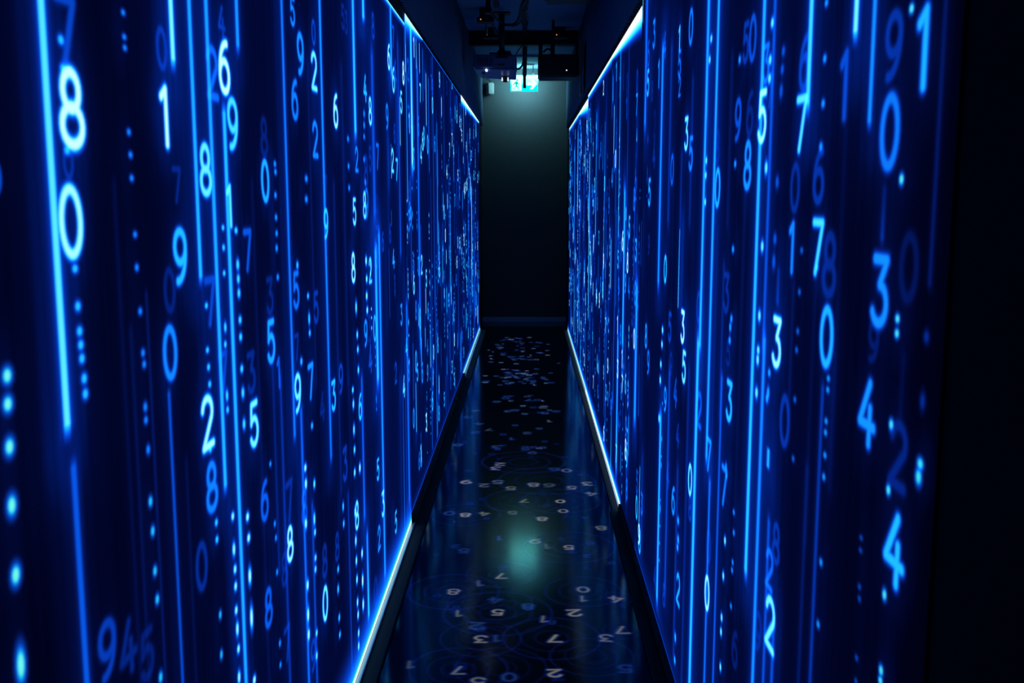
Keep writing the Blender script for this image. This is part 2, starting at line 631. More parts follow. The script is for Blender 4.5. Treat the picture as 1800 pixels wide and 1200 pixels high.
TEAL = (1, 1.0, .82)
L_NUM = """7 115 55 130 .45;8 125 190 146 1;0 119 285 60 .34;0 124 390 137 .96;0 -12 310 70 .5;9 188 1140 118 .42;4 224 1138 112 .3;5 258 1150 100 .26
1 290 205 112 1;0 283 85 76 .38;7 310 325 65 .3;9 316 450 104 .78;0 297 510 84 .28;0 298 620 104 .66;2 372 128 95 .58;6 393 118 98 1;4 388 38 56 .4
9 408 218 94 .86;8 360 298 96 .9;1 403 362 80 .9;8 463 240 70 .28;0 465 318 78 .76;5 513 20 52 .66;9 527 95 75 .7;6 517 175 73 .64;0 550 57 45 .45
2 551 125 69 .92;2 553 245 66 .66;6 589 195 62 .96;9 572 393 56 .82;7 571 330 46 .3;7 434 440 78 .52;7 368 530 92 .45;5 475 600 82 .74;3 473 520 70 .3
3 440 655 80 .32;5 445 745 88 .92;2 363 742 104 .96;7 391 655 80 .44;9 522 690 74 .92;5 519 510 70 .6;7 545 670 68 .7;9 598 665 56 .44;3 585 695 58 .8
6 632 715 50 .82;4 565 715 55 .3;7 520 610 50 .34;5 554 540 60 .4;8 370 855 98 .64;0 352 995 96 .34;6 463 880 78 .56;7 507 880 80 .34;8 508 955 70 .96
8 470 1067 78 .55;8 498 1000 66 .3;8 533 890 66 .5;8 626 905 56 .92;0 570 1060 70 .92;8 569 985 66 .34;8 591 960 56 .36;3 605 815 65 .4;3 672 885 50 .9
2 665 945 48 .7;0 659 1040 60 .3;5 663 825 42 .82;8 654 45 46 .42;6 682 100 46 .96;4 693 130 50 .52;5 704 180 40 .9;9 679 205 46 .66;4 640 155 48 .8
8 649 195 50 .92;2 625 280 46 .66;5 649 280 46 .34;7 662 275 46 .6;7 696 298 40 .86;6 692 235 36 .4;2 717 122 40 .5;5 621 372 50 .92;8 639 360 50 .9
9 722 380 36 .7;9 745 240 36 .8;3 727 280 40 .7;8 619 470 56 .96;2 649 475 48 .86;8 660 450 46 .5;9 641 585 50 .7;0 657 577 50 .76;4 690 455 36 .76
6 671 425 36 .44;6 684 410 36 .4;0 713 425 36 .8;2 741 465 36 .9;8 731 545 36 .6;8 738 560 40 .7;0 731 635 40 .76;6 742 655 38 .7;2 694 655 40 .45
4 713 610 36 .8;5 715 645 36 .7;6 760 705 36 .8;0 727 735 38 .7;3 606 40 40 .3;1 487 655 60 .55;7 502 1130 70 .35;9 548 1150 62 .4;5 600 30 44 .3"""
R_NUM = """3 1150 60 50 .64;0 1215 47 64 .64;1 1195 68 46 .86;5 1195 112 48 .6;2 1195 152 36 .6;4 1169 80 46 .55;3 1207 235 60 .92;5 1215 270 62 .64;0 1182 298 56 .55
5 1142 338 50 .76;0 1262 330 72 .76;8 1115 350 42 .6;3 1118 440 42 .76;9 1126 440 40 .6;9 1141 430 36 .3;0 1170 473 52 .82;8 1117 515 46 .64;8 1136 590 45 .72
9 1140 637 46 .62;5 1178 575 56 .44;9 1180 640 46 .3;5 1203 645 62 .92;9 1170 702 48 .7;4 1188 690 55 .5;4 1192 765 46 .4;2 1230 720 68 .55;0 1229 540 60 .4
3 1278 515 75 .34;3 1283 705 78 .8;7 1247 800 65 .7;7 1274 855 78 .64;0 1214 843 62 .92;8 1214 892 50 .4;4 1175 835 50 .4;8 1125 950 48 .8;0 1244 1042 70 .96
2 1193 1035 62 .76;4 1152 1015 46 .36;8 1168 1045 46 .4;0 1166 1110 50 .8;0 1247 960 65 .34;6 1293 1140 75 .26;5 1313 75 72 .4;0 1325 67 82 .5;9 1299 210 76 .5
6 1320 200 80 .3;8 1316 290 88 .7;5 1342 205 96 .96;3 1349 112 70 .6;6 1417 110 100 .44;7 1411 218 102 .88;1 1488 150 125 .48;0 1400 330 90 .34;6 1442 310 100 .38
8 1263 258 60 .28;7 1440 435 104 .86;1 1395 435 96 .66;8 1461 465 120 .32;3 1368 602 96 .96;0 1456 592 116 .76;0 1382 740 100 .38;2 1356 1095 106 .92;2 1355 1000 80 .58
8 1367 955 80 .38;9 1335 1110 80 .3;9 1575 80 122 .38;1 1629 85 150 .76;0 1568 232 138 .62;3 1551 512 134 .68;0 1602 470 130 .2;4 1528 725 128 .7;4 1576 965 144 .78
2 1583 800 130 .3;9 1540 600 80 .24;7 1357 160 60 .4;1 1160 130 50 .7;8 1148 160 36 .3;5 1283 620 50 .3"""
for side, txt in ((-1, L_NUM), (1, R_NUM)):
    for row in txt.replace('\n', ';').split(';'):
        c, u, v, h, b = row.split()
        num_px(side, c, float(u), float(v), float(h), float(b))

# lines: u at v, from v0 to v1, brightness, width in pixels
for a in [(90, 400, 0, 797, .92, 17, .04), (134, 1000, 797, 1200, .60, 14, .1), (298, 80, 0, 146, .96, 10, 0), (338, 256, 0, 514, .80, 8, .1), (374, 420, 0, 896, .80, 8, .1),
          (413, 60, 0, 118, .74, 7, .1), (405, 600, 170, 1200, .74, 8, -.1), (497, 200, 0, 797, .64, 5, .0), (304, 950, 676, 1200, .46, 6, -.1), (534, 1000, 700, 1200, .64, 5, .1),
          (500, 1000, 640, 1200, .40, 5, .1), (620, 130, 0, 268, .86, 5, .1), (636, 30, 0, 62, .86, 5, .1), (653, 200, 60, 420, .52, 6, .1), (569, 420, 0, 838, .62, 4.5, -.2),
          (660, 560, 400, 706, .84, 5, .1), (669, 700, 380, 1130, .72, 4, .0), (685, 80, 10, 162, .8, 3.5, .1), (723, 170, 50, 330, .96, 4, .1), (644, 1000, 930, 1140, .86, 4, .2),
          (638, 900, 640, 950, .6, 4, .1), (547, 950, 880, 1200, .5, 4, .1), (612, 1000, 860, 1200, .4, 3.5, .1), (700, 300, 60, 470, .5, 3, .2), (480, 800, 560, 1050, .30, 5, .1),
          (240, 900, 560, 1200, .17, 7, .0), (222, 850, 300, 1200, .13, 8, .0), (275, 1000, 500, 1200, .22, 5, 0), (330, 1000, 800, 1200, .16, 6, 0), (455, 800, 300, 1200, .16, 5, 0),
          (590, 600, 300, 900, .25, 4, 0), (605, 500, 100, 700, .22, 4, 0), (545, 420, 100, 700, .2, 4, 0), (715, 700, 500, 930, .6, 4, 0), (735, 300, 100, 640, .6, 3, 0)]:
    line_px(-1, a[0], a[1], a[2], a[3], a[4], a[5], a[6])
for a in [(1137, 130, 0, 262, .66, 4, .1), (1163, 300, 60, 530, .70, 4, .0), (1238, 400, 0, 640, .80, 5, .1), (1222, 900, 560, 1200, .82, 6, .0), (1246, 150, 0, 232, .55, 3.5, .1),
          (1257, 350, 0, 842, .76, 5, .0), (1336, 350, 0, 1058, .84, 7, .1), (1356, 300, 0, 640, .5, 6, -.1), (1333, 1000, 560, 1200, .74, 7, .1), (1427, 110, 0, 226, .88, 9, .0),
          (1509, 50, 0, 105, .96, 10, .0), (1538, 120, 0, 246, .70, 8, -.1), (1558, 380, 305, 445, .36, 8, .3), (1655, 250, 0, 520, .24, 8, .2), (1440, 930, 655, 1200, .36, 7, -.1),
          (1416, 1000, 800, 1200, .22, 7, .0), (1262, 1000, 640, 1200, .55, 4, .0), (1246, 1010, 830, 1200, .62, 4, .0), (1354, 815, 786, 836, .78, 6, .0), (1372, 500, 455, 548, .4, 6, .2),
          (1160, 900, 700, 1130, .8, 4, .0), (1174, 900, 620, 1090, .45, 4, .0), (1118, 620, 460, 780, .75, 4, .0), (1097, 450, 300, 640, .8, 3, .0), (1085, 700, 560, 900, .75, 3, .0),
          (1347, 1150, 900, 1200, .5, 6, 0), (1362, 1150, 1090, 1200, .5, 6, 0), (1272, 600, 440, 760, .30, 4, 0), (1262, 500, 380, 900, .2, 4, 0), (1285, 300, 80, 420, .2, 5, 0),
          (1395, 620, 470, 760, .18, 7, 0), (1430, 700, 450, 1000, .13, 8, 0), (1480, 500, 200, 900, .11, 9, 0), (1180, 250, 60, 420, .35, 4, 0), (1196, 500, 240, 560, .3, 4, 0),
          (1208, 900, 620, 1200, .3, 4, 0), (1190, 1000, 800, 1200, .35, 4, 0), (1300, 760, 300, 1000, .16, 5, 0), (1595, 640, 600, 760, .14, 9, 0), (1220, 200, 120, 420, .3, 4, 0)]:
    line_px(1, a[0], a[1], a[2], a[3], a[4], a[5], a[6])

# columns of dots
dots_px(-1, [(3, 660, 12), (4, 710, 12), (7, 785, 14), (11, 888, 18), (18, 1010, 18), (27, 1168, 38)], .92, 20, TEAL)
dots_px(-1, [(98, 70, 6), (102, 120, 5), (109, 264, 6), (123, 472, 5), (128, 538, 7), (131, 582, 7), (133, 606, 7), (135, 630, 7), (139, 665, 8), (141, 692, 8)], .80, 12)
dots_px(-1, [(208, 22, 3), (210, 65, 3), (211, 84, 3), (218, 232, 4), (221, 272, 4), (223, 313, 4), (229, 412, 4), (232, 470, 5), (238, 547, 5), (243, 620, 6), (245, 640, 6), (247, 715, 8), (248, 738, 6), (252, 790, 8)], .66, 7.5)
dots_px(-1, [(256, 881, 9), (260, 933, 9), (264, 1003, 9), (268, 1053, 9), (274, 1190, 11)], .80, 8, TEAL)
dots_px(-1, [(380, 1080, 8), (382, 1150, 9)], .78, 5.5, TEAL)
dots_px(-1, [(373, 918, 6), (374, 948, 6), (357, 615, 4), (359, 645, 5), (361, 675, 5), (355, 537, 4), (362, 790, 4)], .84, 6)
dots_px(-1, [(402, 907, 7), (404, 965, 14), (406, 1000, 8), (407, 1030, 8), (408, 1072, 8), (410, 1105, 16), (412, 1140, 8), (413, 1190, 14)], .96, 6)
dots_px(-1, [(428, 908, 7), (430, 945, 7), (432, 1012, 18), (435, 1085, 26), (440, 1195, 8)], .98, 6.5)
dots_px(-1, [(384, 400, 4), (385, 435, 5), (386, 480, 4), (388, 575, 10), (388, 605, 6), (391, 695, 12), (392, 720, 6)], .86, 5)
dots_px(-1, [(407, 405, 4), (410, 465, 10), (411, 490, 8), (412, 515, 8), (414, 562, 6), (415, 592, 6), (417, 648, 6), (419, 690, 10), (421, 745, 10)], .86, 6)
dots_px(-1, [(476, 288, 4), (477, 302, 4), (477, 343, 4), (478, 382, 4), (479, 410, 4), (479, 436, 5), (481, 487, 4)], .72, 4.5)
dots_px(-1, [(516, 466, 6), (535, 520, 4), (537, 560, 12), (538, 585, 5), (523, 635, 6), (542, 748, 5)], .82, 4)
dots_px(-1, [(530, 822, 6), (531, 850, 10), (531, 920, 10), (534, 1028, 10), (535, 1080, 16), (536, 1115, 12)], .98, 5)
dots_px(-1, [(546, 850, 8), (546, 912, 14), (547, 935, 6), (548, 980, 6), (548, 1000, 6), (550, 1112, 6), (550, 1152, 8)], .92, 4)
dots_px(-1, [(618, 830, 6), (619, 900, 10), (620, 950, 10), (621, 985, 8), (622, 1018, 8), (623, 1058, 8), (624, 1080, 8), (625, 1112, 7), (625, 1135, 8)], .96, 3.5)
dots_px(-1, [(627, 822, 8), (631, 972, 8), (632, 1020, 14), (633, 1062, 12)], 1, 3.5)
dots_px(-1, [(597, 890, 8), (598, 920, 6), (588, 1000, 5), (588, 1035, 8), (590, 1085, 6), (591, 1115, 5)], .84, 3.5)
dots_px(-1, [(638, 458, 7), (639, 490, 5), (639, 520, 6), (640, 545, 5)], .96, 3.5)
dots_px(-1, [(620, 540, 12), (622, 588, 6), (623, 614, 5), (624, 650, 6), (614, 685, 4), (615, 710, 8), (616, 755, 10), (617, 790, 6)], .9, 3.5)
dots_px(-1, [(466, 815, 4), (474, 920, 5), (476, 945, 5), (478, 1005, 5), (483, 1130, 6), (484, 1168, 5)], .72, 4)
dots_px(-1, [(634, 200, 5), (634, 220, 5), (634, 240, 3), (634, 280, 3), (636, 320, 5), (605, 244, 3), (606, 292, 3), (607, 330, 3), (530, 314, 3), (530, 350, 3)], .7, 3.5)
dots_px(1, [(1610, 15, 7), (1592, 315, 9)], .9, 8, TEAL)
dots_px(1, [(1585, 560, 7), (1584, 586, 7), (1574, 746, 9), (1569, 861, 9), (1562, 1045, 10), (1556, 1178, 9), (1555, 1196, 6)], .88, 8, TEAL)
dots_px(1, [(1637, 592, 10), (1630, 705, 16)], .34, 10)
dots_px(1, [(1626, 815, 8), (1623, 838, 14)], .86, 12, TEAL)
dots_px(1, [(1521, 945, 3), (1520, 967, 3), (1518, 1031, 4), (1518, 1052, 4), (1513, 1156, 4), (1512, 1197, 4)], .46, 6, TEAL)
dots_px(1, [(1463, 665, 4), (1462, 685, 4), (1459, 740, 4), (1458, 760, 4), (1457, 800, 4), (1455, 838, 5), (1450, 988, 6), (1445, 1097, 6)], .70, 6, TEAL)
dots_px(1, [(1460, 5, 5), (1457, 103, 6), (1454, 182, 6), (1450, 258, 7), (1443, 470, 5)], .72, 6)
dots_px(1, [(1416, 440, 4), (1412, 513, 4), (1409, 582, 4), (1407, 615, 4), (1404, 702, 4), (1401, 806, 4)], .56, 5, TEAL)
dots_px(1, [(1364, 40, 8), (1360, 105, 8), (1359, 138, 8), (1353, 295, 12), (1346, 433, 10), (1341, 555, 10), (1339, 615, 7), (1338, 632, 10), (1336, 690, 10)], .92, 5.5)
dots_px(1, [(1384, 90, 7), (1382, 122, 7), (1380, 160, 12), (1373, 320, 10), (1369, 420, 9), (1367, 460, 14)], .52, 6)
dots_px(1, [(1359, 655, 6), (1357, 690, 12), (1355, 700, 8)], .74, 5)
dots_px(1, [(1280, 950, 8), (1277, 1012, 8), (1274, 1085, 8), (1273, 1110, 8), (1272, 1172, 8)], .95, 3.5)
dots_px(1, [(1282, 820, 8), (1283, 836, 5), (1296, 900, 4), (1296, 936, 4), (1294, 988, 4), (1293, 1002, 4), (1291, 1065, 4)], .7, 3.5)
dots_px(1, [(1247, 282, 6), (1246, 308, 6), (1245, 355, 6), (1256, 68, 6), (1253, 105, 6)], .92, 3.5)
dots_px(1, [(1292, 560, 6), (1290, 575, 8), (1289, 598, 6), (1295, 438, 5), (1299, 288, 5), (1307, 105, 6)], .74, 4)
dots_px(1, [(1169, 580, 5), (1168, 605, 5), (1166, 640, 5), (1165, 668, 6), (1163, 735, 7)], .95, 3)
dots_px(1, [(1197, 915, 6), (1197, 948, 8), (1196, 962, 5), (1192, 1120, 8), (1191, 1160, 6)], .8, 3.5)

# the rest of the number rain, at the density of the catalogued part
for side in (-1, 1):
    y = 3.2 if side < 0 else 2.9
    X = XL if side < 0 else XR
    while y < 11.3:
        full = min(1.0, max(0.08, (y - 3.7) / .9))
        px = y * y / (F * abs(X))
        zt = CAM_H + .70
        for _ in range(2):
            if rng.random() < full * .85:
                L = rng.uniform(.4, 1.6) if rng.random() < .3 else rng.uniform(.06, .32)
                b = rng.choice([.35, .45, .5, .6, .7, .85, .95, 1.0, 1.0]) if L < .35 else rng.choice([.3, .4, .5, .6, .75, .9])
                top = rng.uniform(.3, 2.7)
                add_streak(side, y + rng.uniform(-.03, .03), top - L, top, b, w=max(rng.uniform(.007, .011), px * rng.uniform(.55, .85)), tail=rng.uniform(-.1, .3))
        for _ in range(2):
            if rng.random() < full * .78:
                yy = y + rng.uniform(-.05, .05)
                h = rng.uniform(.088, .102)
                z = rng.uniform(.1, zt)
                b = rng.choice([.35, .5, .6, .7, .8, .9, 1.0, 1.0])
                add_num(side, rng.choice('0123456789'), yy, z, h, b)
                if rng.random() < .35:
                    add_num(side, rng.choice('0123456789'), yy, z + h * 1.05, h, b * .6)
        if rng.random() < full * .5:
            z = rng.uniform(.2, 2.1)
            sp = []
            for _ in range(rng.randint(4, 14)):
                sp.append((z, rng.choice([.004, .006, .012, .02])))
                z -= rng.choice([.03, .035, .06, .12])
            add_dots(side, y + rng.uniform(-.03, .03), sp, rng.choice([.55, .7, .8, .95]), r=max(rng.uniform(.006, .012), px * .3))
        y += rng.uniform(.045, .085) * (1 + .15 * (y / 6) ** 2)

# over-bright borders where the projectors' pictures end
PL1, PL2, PL3, PR1, PR2, PR3 = PANELS
edge_band(PL1, 2.9, 4.50, .012, .010, 1, .92)
edge_band(PL2, 4.54, 5.3, .045, .004, 1, .98)
edge_band(PL2, 5.3, 8.28, .004, .005, 1, .62)
edge_band(PL3, 8.32, 11.34, .055, .016, 1, 1.0, (1.6, 1.3, 1.3), glow=1.2)
edge_band(PL1, .12, 4.50, .018, .026, -1, 1.0, (1.5, 1.3, 1.2), glow=7)
edge_band(PL3, 8.32, 11.34, .022, .022, -1, 1.0, (1.2, 1.2, 1.1), glow=4)
edge_band(PL2, 4.54, 8.28, .006, .006, -1, .5, glow=10)
edge_band(PR2, 4.16, 5.6, .075, .022, 1, 1.0, (2.2, 1.5, 1.5), glow=.8)
edge_band(PR2, 5.6, 7.78, .022, .022, 1, 1.0, (1.6, 1.3, 1.3))
edge_band(PR3, 7.82, 9.2, .085, .022, 1, 1.0, (1.8, 1.4, 1.4), glow=1)
edge_band(PR3, 9.2, 11.34, .022, .020, 1, 1.0, (1.5, 1.3, 1.3))
edge_band(PR2, 4.75, 7.78, .026, .034, -1, 1.0, (2.0, 1.5, 1.5), glow=3)
edge_band(PR3, 7.82, 11.34, .030, .026, -1, 1.0, (1.3, 1.2, 1.1), glow=3)
edge_band(PR1, 1.2, 4.1, .004, .010, -1, .42, glow=12)

# backdrop of every panel: dark blue, with the halo glow of lines and numerals painted in
for p in PANELS:
    ys = np.arange(p.y0, p.y1, .011 if p.y0 < 2 else .016)
    ys[-1] = p.y1
    zs = np.linspace(p.z0, p.z1, 66)
    gy, gz = np.meshgrid(ys, zs, indexing='ij')
    base = np.interp(gy, [.6, 1.15, 1.5, 2.2, 4, 8, 11], [.050, .060, .088, .125, .165, .175, .175])
    if p.side > 0:
        base = np.interp(gy, [1.11, 1.25, 1.6, 2.0, 2.6, 4, 8, 11], [.040, .065, .09, .115, .135, .160, .175, .175])
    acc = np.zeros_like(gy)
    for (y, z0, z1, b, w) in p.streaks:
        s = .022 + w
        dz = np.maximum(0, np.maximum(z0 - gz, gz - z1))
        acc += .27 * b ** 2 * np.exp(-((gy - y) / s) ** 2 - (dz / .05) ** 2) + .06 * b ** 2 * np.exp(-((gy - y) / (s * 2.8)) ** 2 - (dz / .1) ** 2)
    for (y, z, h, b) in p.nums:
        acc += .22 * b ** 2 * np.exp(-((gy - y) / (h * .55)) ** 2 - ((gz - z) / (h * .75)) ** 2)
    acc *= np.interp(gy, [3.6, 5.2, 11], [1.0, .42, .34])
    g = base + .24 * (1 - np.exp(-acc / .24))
    verts = np.stack([np.zeros(g.size), gy.ravel() - p.root.location.y, gz.ravel() - p.z0], 1)
    ny, nz = len(ys), len(zs)
    i, j = np.meshgrid(np.arange(ny - 1), np.arange(nz - 1), indexing='ij')
    a = (i * nz + j).ravel()
    faces = np.stack([a, a + nz, a + nz + 1, a + 1], 1)
    if p.side > 0:
        faces = faces[:, ::-1]
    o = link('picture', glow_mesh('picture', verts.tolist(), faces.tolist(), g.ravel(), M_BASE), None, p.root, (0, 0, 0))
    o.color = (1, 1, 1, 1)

# ------------------------------------------------------------------ kerbs under the panels
def kerb(side, y0, y1, wide, rail_h, low_h, label, lit=True):
    X0 = (XL + .008) if side < 0 else (XR - .008)
    s = 1 if side < 0 else -1
    inner = (XL + wide) if side < 0 else (XR - wide)
    r = empty('skirting_rail', ((X0 + inner) / 2, (y0 + y1) / 2, 0), label, 'skirting', 'low rails under the projection panels')
    mid = (XL if side < 0 else XR) + s * wide * .36

    def bx(n, a, b, z0, z1, m, bev):
        return box(n, min(a, b), max(a, b), y0, y1, z0, z1, m, r, bev, 1)
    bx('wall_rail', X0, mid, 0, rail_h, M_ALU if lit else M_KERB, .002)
    bx('toe_strip', mid, inner, 0, low_h, M_KERB, .003)
    return r


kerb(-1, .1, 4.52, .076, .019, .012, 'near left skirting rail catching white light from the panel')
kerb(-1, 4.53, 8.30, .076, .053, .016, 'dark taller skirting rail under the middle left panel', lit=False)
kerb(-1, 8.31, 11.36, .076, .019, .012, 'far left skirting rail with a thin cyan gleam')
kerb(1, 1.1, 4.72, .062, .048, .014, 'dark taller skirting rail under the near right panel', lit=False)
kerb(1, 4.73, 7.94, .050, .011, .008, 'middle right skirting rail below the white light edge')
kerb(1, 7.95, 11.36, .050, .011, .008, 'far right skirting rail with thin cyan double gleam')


# ------------------------------------------------------------------ drapes above the panels
def drape(side, y0, y1, z0, label):
    X = (XL + .009) if side < 0 else (XR - .009)
    n = int((y1 - y0) / .008)
    bm = bmesh.new()
    rows = [z0, z0 + .35, CEIL - .02]
    prev = None
    r2 = random.Random(5 + side)
    ph = 0.0
    cols = []
    for k in range(n + 1):
        y = y0 + (y1 - y0) * k / n
        ph += .008 / r2.uniform(.045, .075) * 2 * math.pi
        off = .006 * math.sin(ph)
        cols.append([bm.verts.new((off * (1 - .35 * m), y - (y0 + y1) / 2, z - z0)) for m, z in enumerate(rows)])
    for a, b in zip(cols, cols[1:]):
        for m in range(2):
            bm.faces.new((a[m], b[m], b[m + 1], a[m + 1]) if side < 0 else (a[m], a[m + 1], b[m + 1], b[m]))
    for f in bm.faces:
        f.smooth = True
    me = bm_mesh('stage_drape', bm)
    o = link('stage_drape', me, M_DRAPE, None, (X, (y0 + y1) / 2, z0))
    md = o.modifiers.new('thickness', 'SOLIDIFY')
    md.thickness = .003
    tag(o, label, 'curtain', 'pleated drapes above the panels')


drape(-1, 1.5, Y_END - .05, CAM_H + .80, 'pleated dark drape above the left row of panels')
drape(1, 1.5, Y_END - .05, CAM_H + .775, 'pleated dark drape above the right row of panels')

# ------------------------------------------------------------------ exit sign
SY = 11.86
c = at_y(921.5, 146.5, SY)
sw, sh = .312, .178
sg = empty('exit_sign', (c.x, SY, c.z - sh / 2), 'glowing green and white running-man exit sign at the corridor end', 'exit sign')
box('housing', c.x - sw / 2 - .004, c.x + sw / 2 + .004, SY - .012, SY + .004, c.z + sh / 2, c.z + sh / 2 + .004, M_GREYBOX, sg, .001)
face = box('sign_face', c.x - sw / 2, c.x + sw / 2, SY - .010, SY + .004, c.z - sh / 2, c.z + sh / 2, M_SIGN, sg, .002)
box('back_diffuser', c.x - sw / 2, c.x + sw / 2, SY + .005, SY + .028, c.z - sh / 2 + .016, c.z + sh / 2 + .003, M_SIGN_SIDE, sg, .002)
for dx in (-.1, .1):
    tube('hanger', [(c.x + dx, SY + .01, c.z + sh / 2 + .01), (c.x + dx, SY + .01, CEIL)], .005, M_STEEL, sg, 8)
# pictograms: running figure and arrow
fx, fz = c.x - .085, c.z - .02
d = .003
prism('doorway_pictogram', [(-.055, -.06), (.055, -.06), (.055, .075), (-.055, .075)], 'Y', d * .5, M_SIGN_W, sg, (fx, SY - .0117, fz))
G = emit('lit_green_figure', (.0, .62, .52), 1.0, 'NONE')
bm = bmesh.new()
fig = prism('runner_pictogram', [(-.012, .040), (.010, .043), (.016, .022), (.036, .012), (.034, .004), (.008, .010), (.004, -.004), (.024, -.020), (.020, -.052),
                                 (.010, -.052), (.012, -.026), (-.008, -.016), (-.022, -.040), (-.045, -.040), (-.045, -.031), (-.027, -.031), (-.013, -.008),
                                 (-.010, .012), (-.030, .006), (-.038, -.006), (-.044, -.001), (-.034, .015)], 'Y', d * .5, G, sg, (fx, SY - .0135, fz))
prism('runner_head_pictogram', arc(.006, .056, .010, .010, 0, 330, 11), 'Y', d * .5, G, sg, (fx, SY - .0135, fz))
ax, az = c.x + .085, c.z - .005
prism('arrow_pictogram', [(-.06, .018), (.005, .018), (-.02, .055), (.015, .055), (.062, 0), (.012, -.06), (-.022, -.06), (.006, -.018), (-.06, -.018)], 'Y', d * .5, M_SIGN_W, sg, (ax, SY - .0117, az))

# ------------------------------------------------------------------ ceiling gear
# black cross beam
def px_box(name, u0, u1, v0, v1, y0, y1, mat, parent=None, bevel=.004, top=None):
    a, b = at_y(u0, v0, y0), at_y(u1, v1, y0)
    return box(name, min(a.x, b.x), max(a.x, b.x), y0, y1, min(a.z, b.z), top if top else max(a.z, b.z), mat, parent, bevel)


bmz = at_y(920, 79, 9.4).z
bm_root = empty('cross_beam', (0, 9.45, bmz), 'black steel beam spanning the corridor under the ceiling', 'beam')
box('beam_web', XWL, XWR, 9.43, 9.47, bmz + .006, CEIL - .006, M_BLACK, bm_root)
box('lower_flange', XWL, XWR, 9.40, 9.50, bmz, bmz + .008, M_BLACK, bm_root)
box('upper_flange', XWL, XWR, 9.40, 9.50, CEIL - .008, CEIL, M_BLACK, bm_root)


def media_box(u0, u1, v0, v1, y, led_uv, led_mat, label):
    a, b = at_y(u0, v0, y), at_y(u1, v1, y)
    r = empty('media_player', ((a.x + b.x) / 2, y + .06, b.z), label, 'media player', 'small signal boxes on the ceiling')
    box('case', a.x, b.x, y, y + .12, b.z, b.z + .036, M_PROJBLK, r, .004)
    box('mounting_plate', a.x + .02, b.x - .02, y + .02, y + .10, b.z + .034, CEIL, M_STEEL, r)
    q = at_y(led_uv[0], led_uv[1], y - .001)
    tube('indicator_light', [(q.x, y + .001, q.z), (q.x, y - .003, q.z)], .0045, led_mat, r, 10)
    for k in range(3):
        zz = b.z + .006 + k * .004
        box('socket', b.x - .05, b.x - .035, y - .001, y + .003, zz + k * .004, zz + .005 + k * .004, M_STEEL, r)
    return r


media_box(838, 868, 29, 38, 8.25, (845, 34), M_LED_O, 'black media box with amber light, closest to the camera')
media_box(849, 876, 57, 66, 9.2, (856, 61), M_LED_R, 'black media box with faint red light behind the projector pole')
media_box(970, 998, 57, 66, 9.2, (978.5, 61), M_LED_O, 'black media box with amber light above the black projector')

# silver projector on a pole
PY = 8.42
a = at_y(832, 96, PY)
b = at_y(908, 121, PY)
lo = at_y(870, 139, PY + .34)
pr = empty('projector', ((a.x + b.x) / 2, PY + .17, lo.z), 'silver-grey projector hanging from a ceiling pole, left of the exit sign', 'projector')
cx = (a.x + b.x) / 2
# body: upper case and a wedge-shaped underside
bm = bmesh.new()
W0 = (b.x - a.x) / 2
D0 = .34
H0 = a.z - b.z
sec = [(-W0, 0), (W0, 0), (W0, H0), (-W0, H0)]
box_bm(bm, -W0, W0, 0, D0, 0, H0, .014, 3)
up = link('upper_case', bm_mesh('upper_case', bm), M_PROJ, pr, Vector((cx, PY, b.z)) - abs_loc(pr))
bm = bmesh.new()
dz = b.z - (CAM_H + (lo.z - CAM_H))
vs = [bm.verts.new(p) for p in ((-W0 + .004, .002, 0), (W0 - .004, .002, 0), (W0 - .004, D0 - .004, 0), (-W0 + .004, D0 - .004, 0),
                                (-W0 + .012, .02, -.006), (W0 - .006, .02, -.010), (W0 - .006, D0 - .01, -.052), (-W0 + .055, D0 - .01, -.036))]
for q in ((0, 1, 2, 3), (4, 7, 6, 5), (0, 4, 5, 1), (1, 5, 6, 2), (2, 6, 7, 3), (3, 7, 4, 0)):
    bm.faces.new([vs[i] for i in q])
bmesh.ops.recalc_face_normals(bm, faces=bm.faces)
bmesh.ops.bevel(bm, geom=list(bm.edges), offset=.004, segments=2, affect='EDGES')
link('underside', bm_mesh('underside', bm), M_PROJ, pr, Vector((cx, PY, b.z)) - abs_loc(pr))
px_box('vent_panel', 871, 893, 97, 102, PY - .002, PY + .01, M_PROJBLK, pr, 0)
px_box('badge', 875, 887, 112, 114.5, PY - .002, PY + .01, M_PROJBLK, pr, 0)
for k in range(7):
    u = 840 + k * 4
    px_box('vent_slot', u, u + 1.6, 101, 115, PY - .002, PY + .01, M_STEEL, pr, 0)
q = at_y(855, 123, PY + .005)
tube('beam_window', [(q.x, PY + .05, q.z), (q.x, PY - .006, q.z - .001)], .008, M_LENS, pr, 14)
q = at_y(851, 128, PY + .1)
tube('focus_ring', [(q.x, PY + .10, q.z + .02), (q.x - .004, PY + .08, q.z - .006)], .014, M_PROJBLK, pr, 14)
q = at_y(888, 139, PY + .22)
ln = tube('lens_barrel', [(q.x, PY + .22, q.z + .03), (q.x, PY + .215, q.z - .022)], .021, M_PROJBLK, pr, 16)
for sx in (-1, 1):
    tube('lens_gleam', [(q.x + sx * .024, PY + .20, q.z + .012), (q.x + sx * .024, PY + .20, q.z - .016)], [.003, .006], M_LED_GLEAM_W, ln, 8)  # gleam beside the lens put in as small glowing pieces
t0 = at_y(882, 96, PY + .1)
tube('pole', [(t0.x, PY + .1, t0.z - .01), (t0.x, PY + .1, CEIL - .01)], .024, M_STEEL, pr, 16)
tube('pole_collar', [(t0.x, PY + .1, t0.z - .004), (t0.x, PY + .1, t0.z + .03)], .036, M_STEEL, pr, 16)
box('ceiling_plate', t0.x - .07, t0.x + .07, PY + .03, PY + .17, CEIL - .012, CEIL, M_STEEL, pr, .003)
for dx in (-.10, .07):
    box('mount_arm', t0.x + min(0, dx), t0.x + max(0, dx), PY + .09, PY + .11, t0.z + .004, t0.z + .016, M_BLACK, pr)
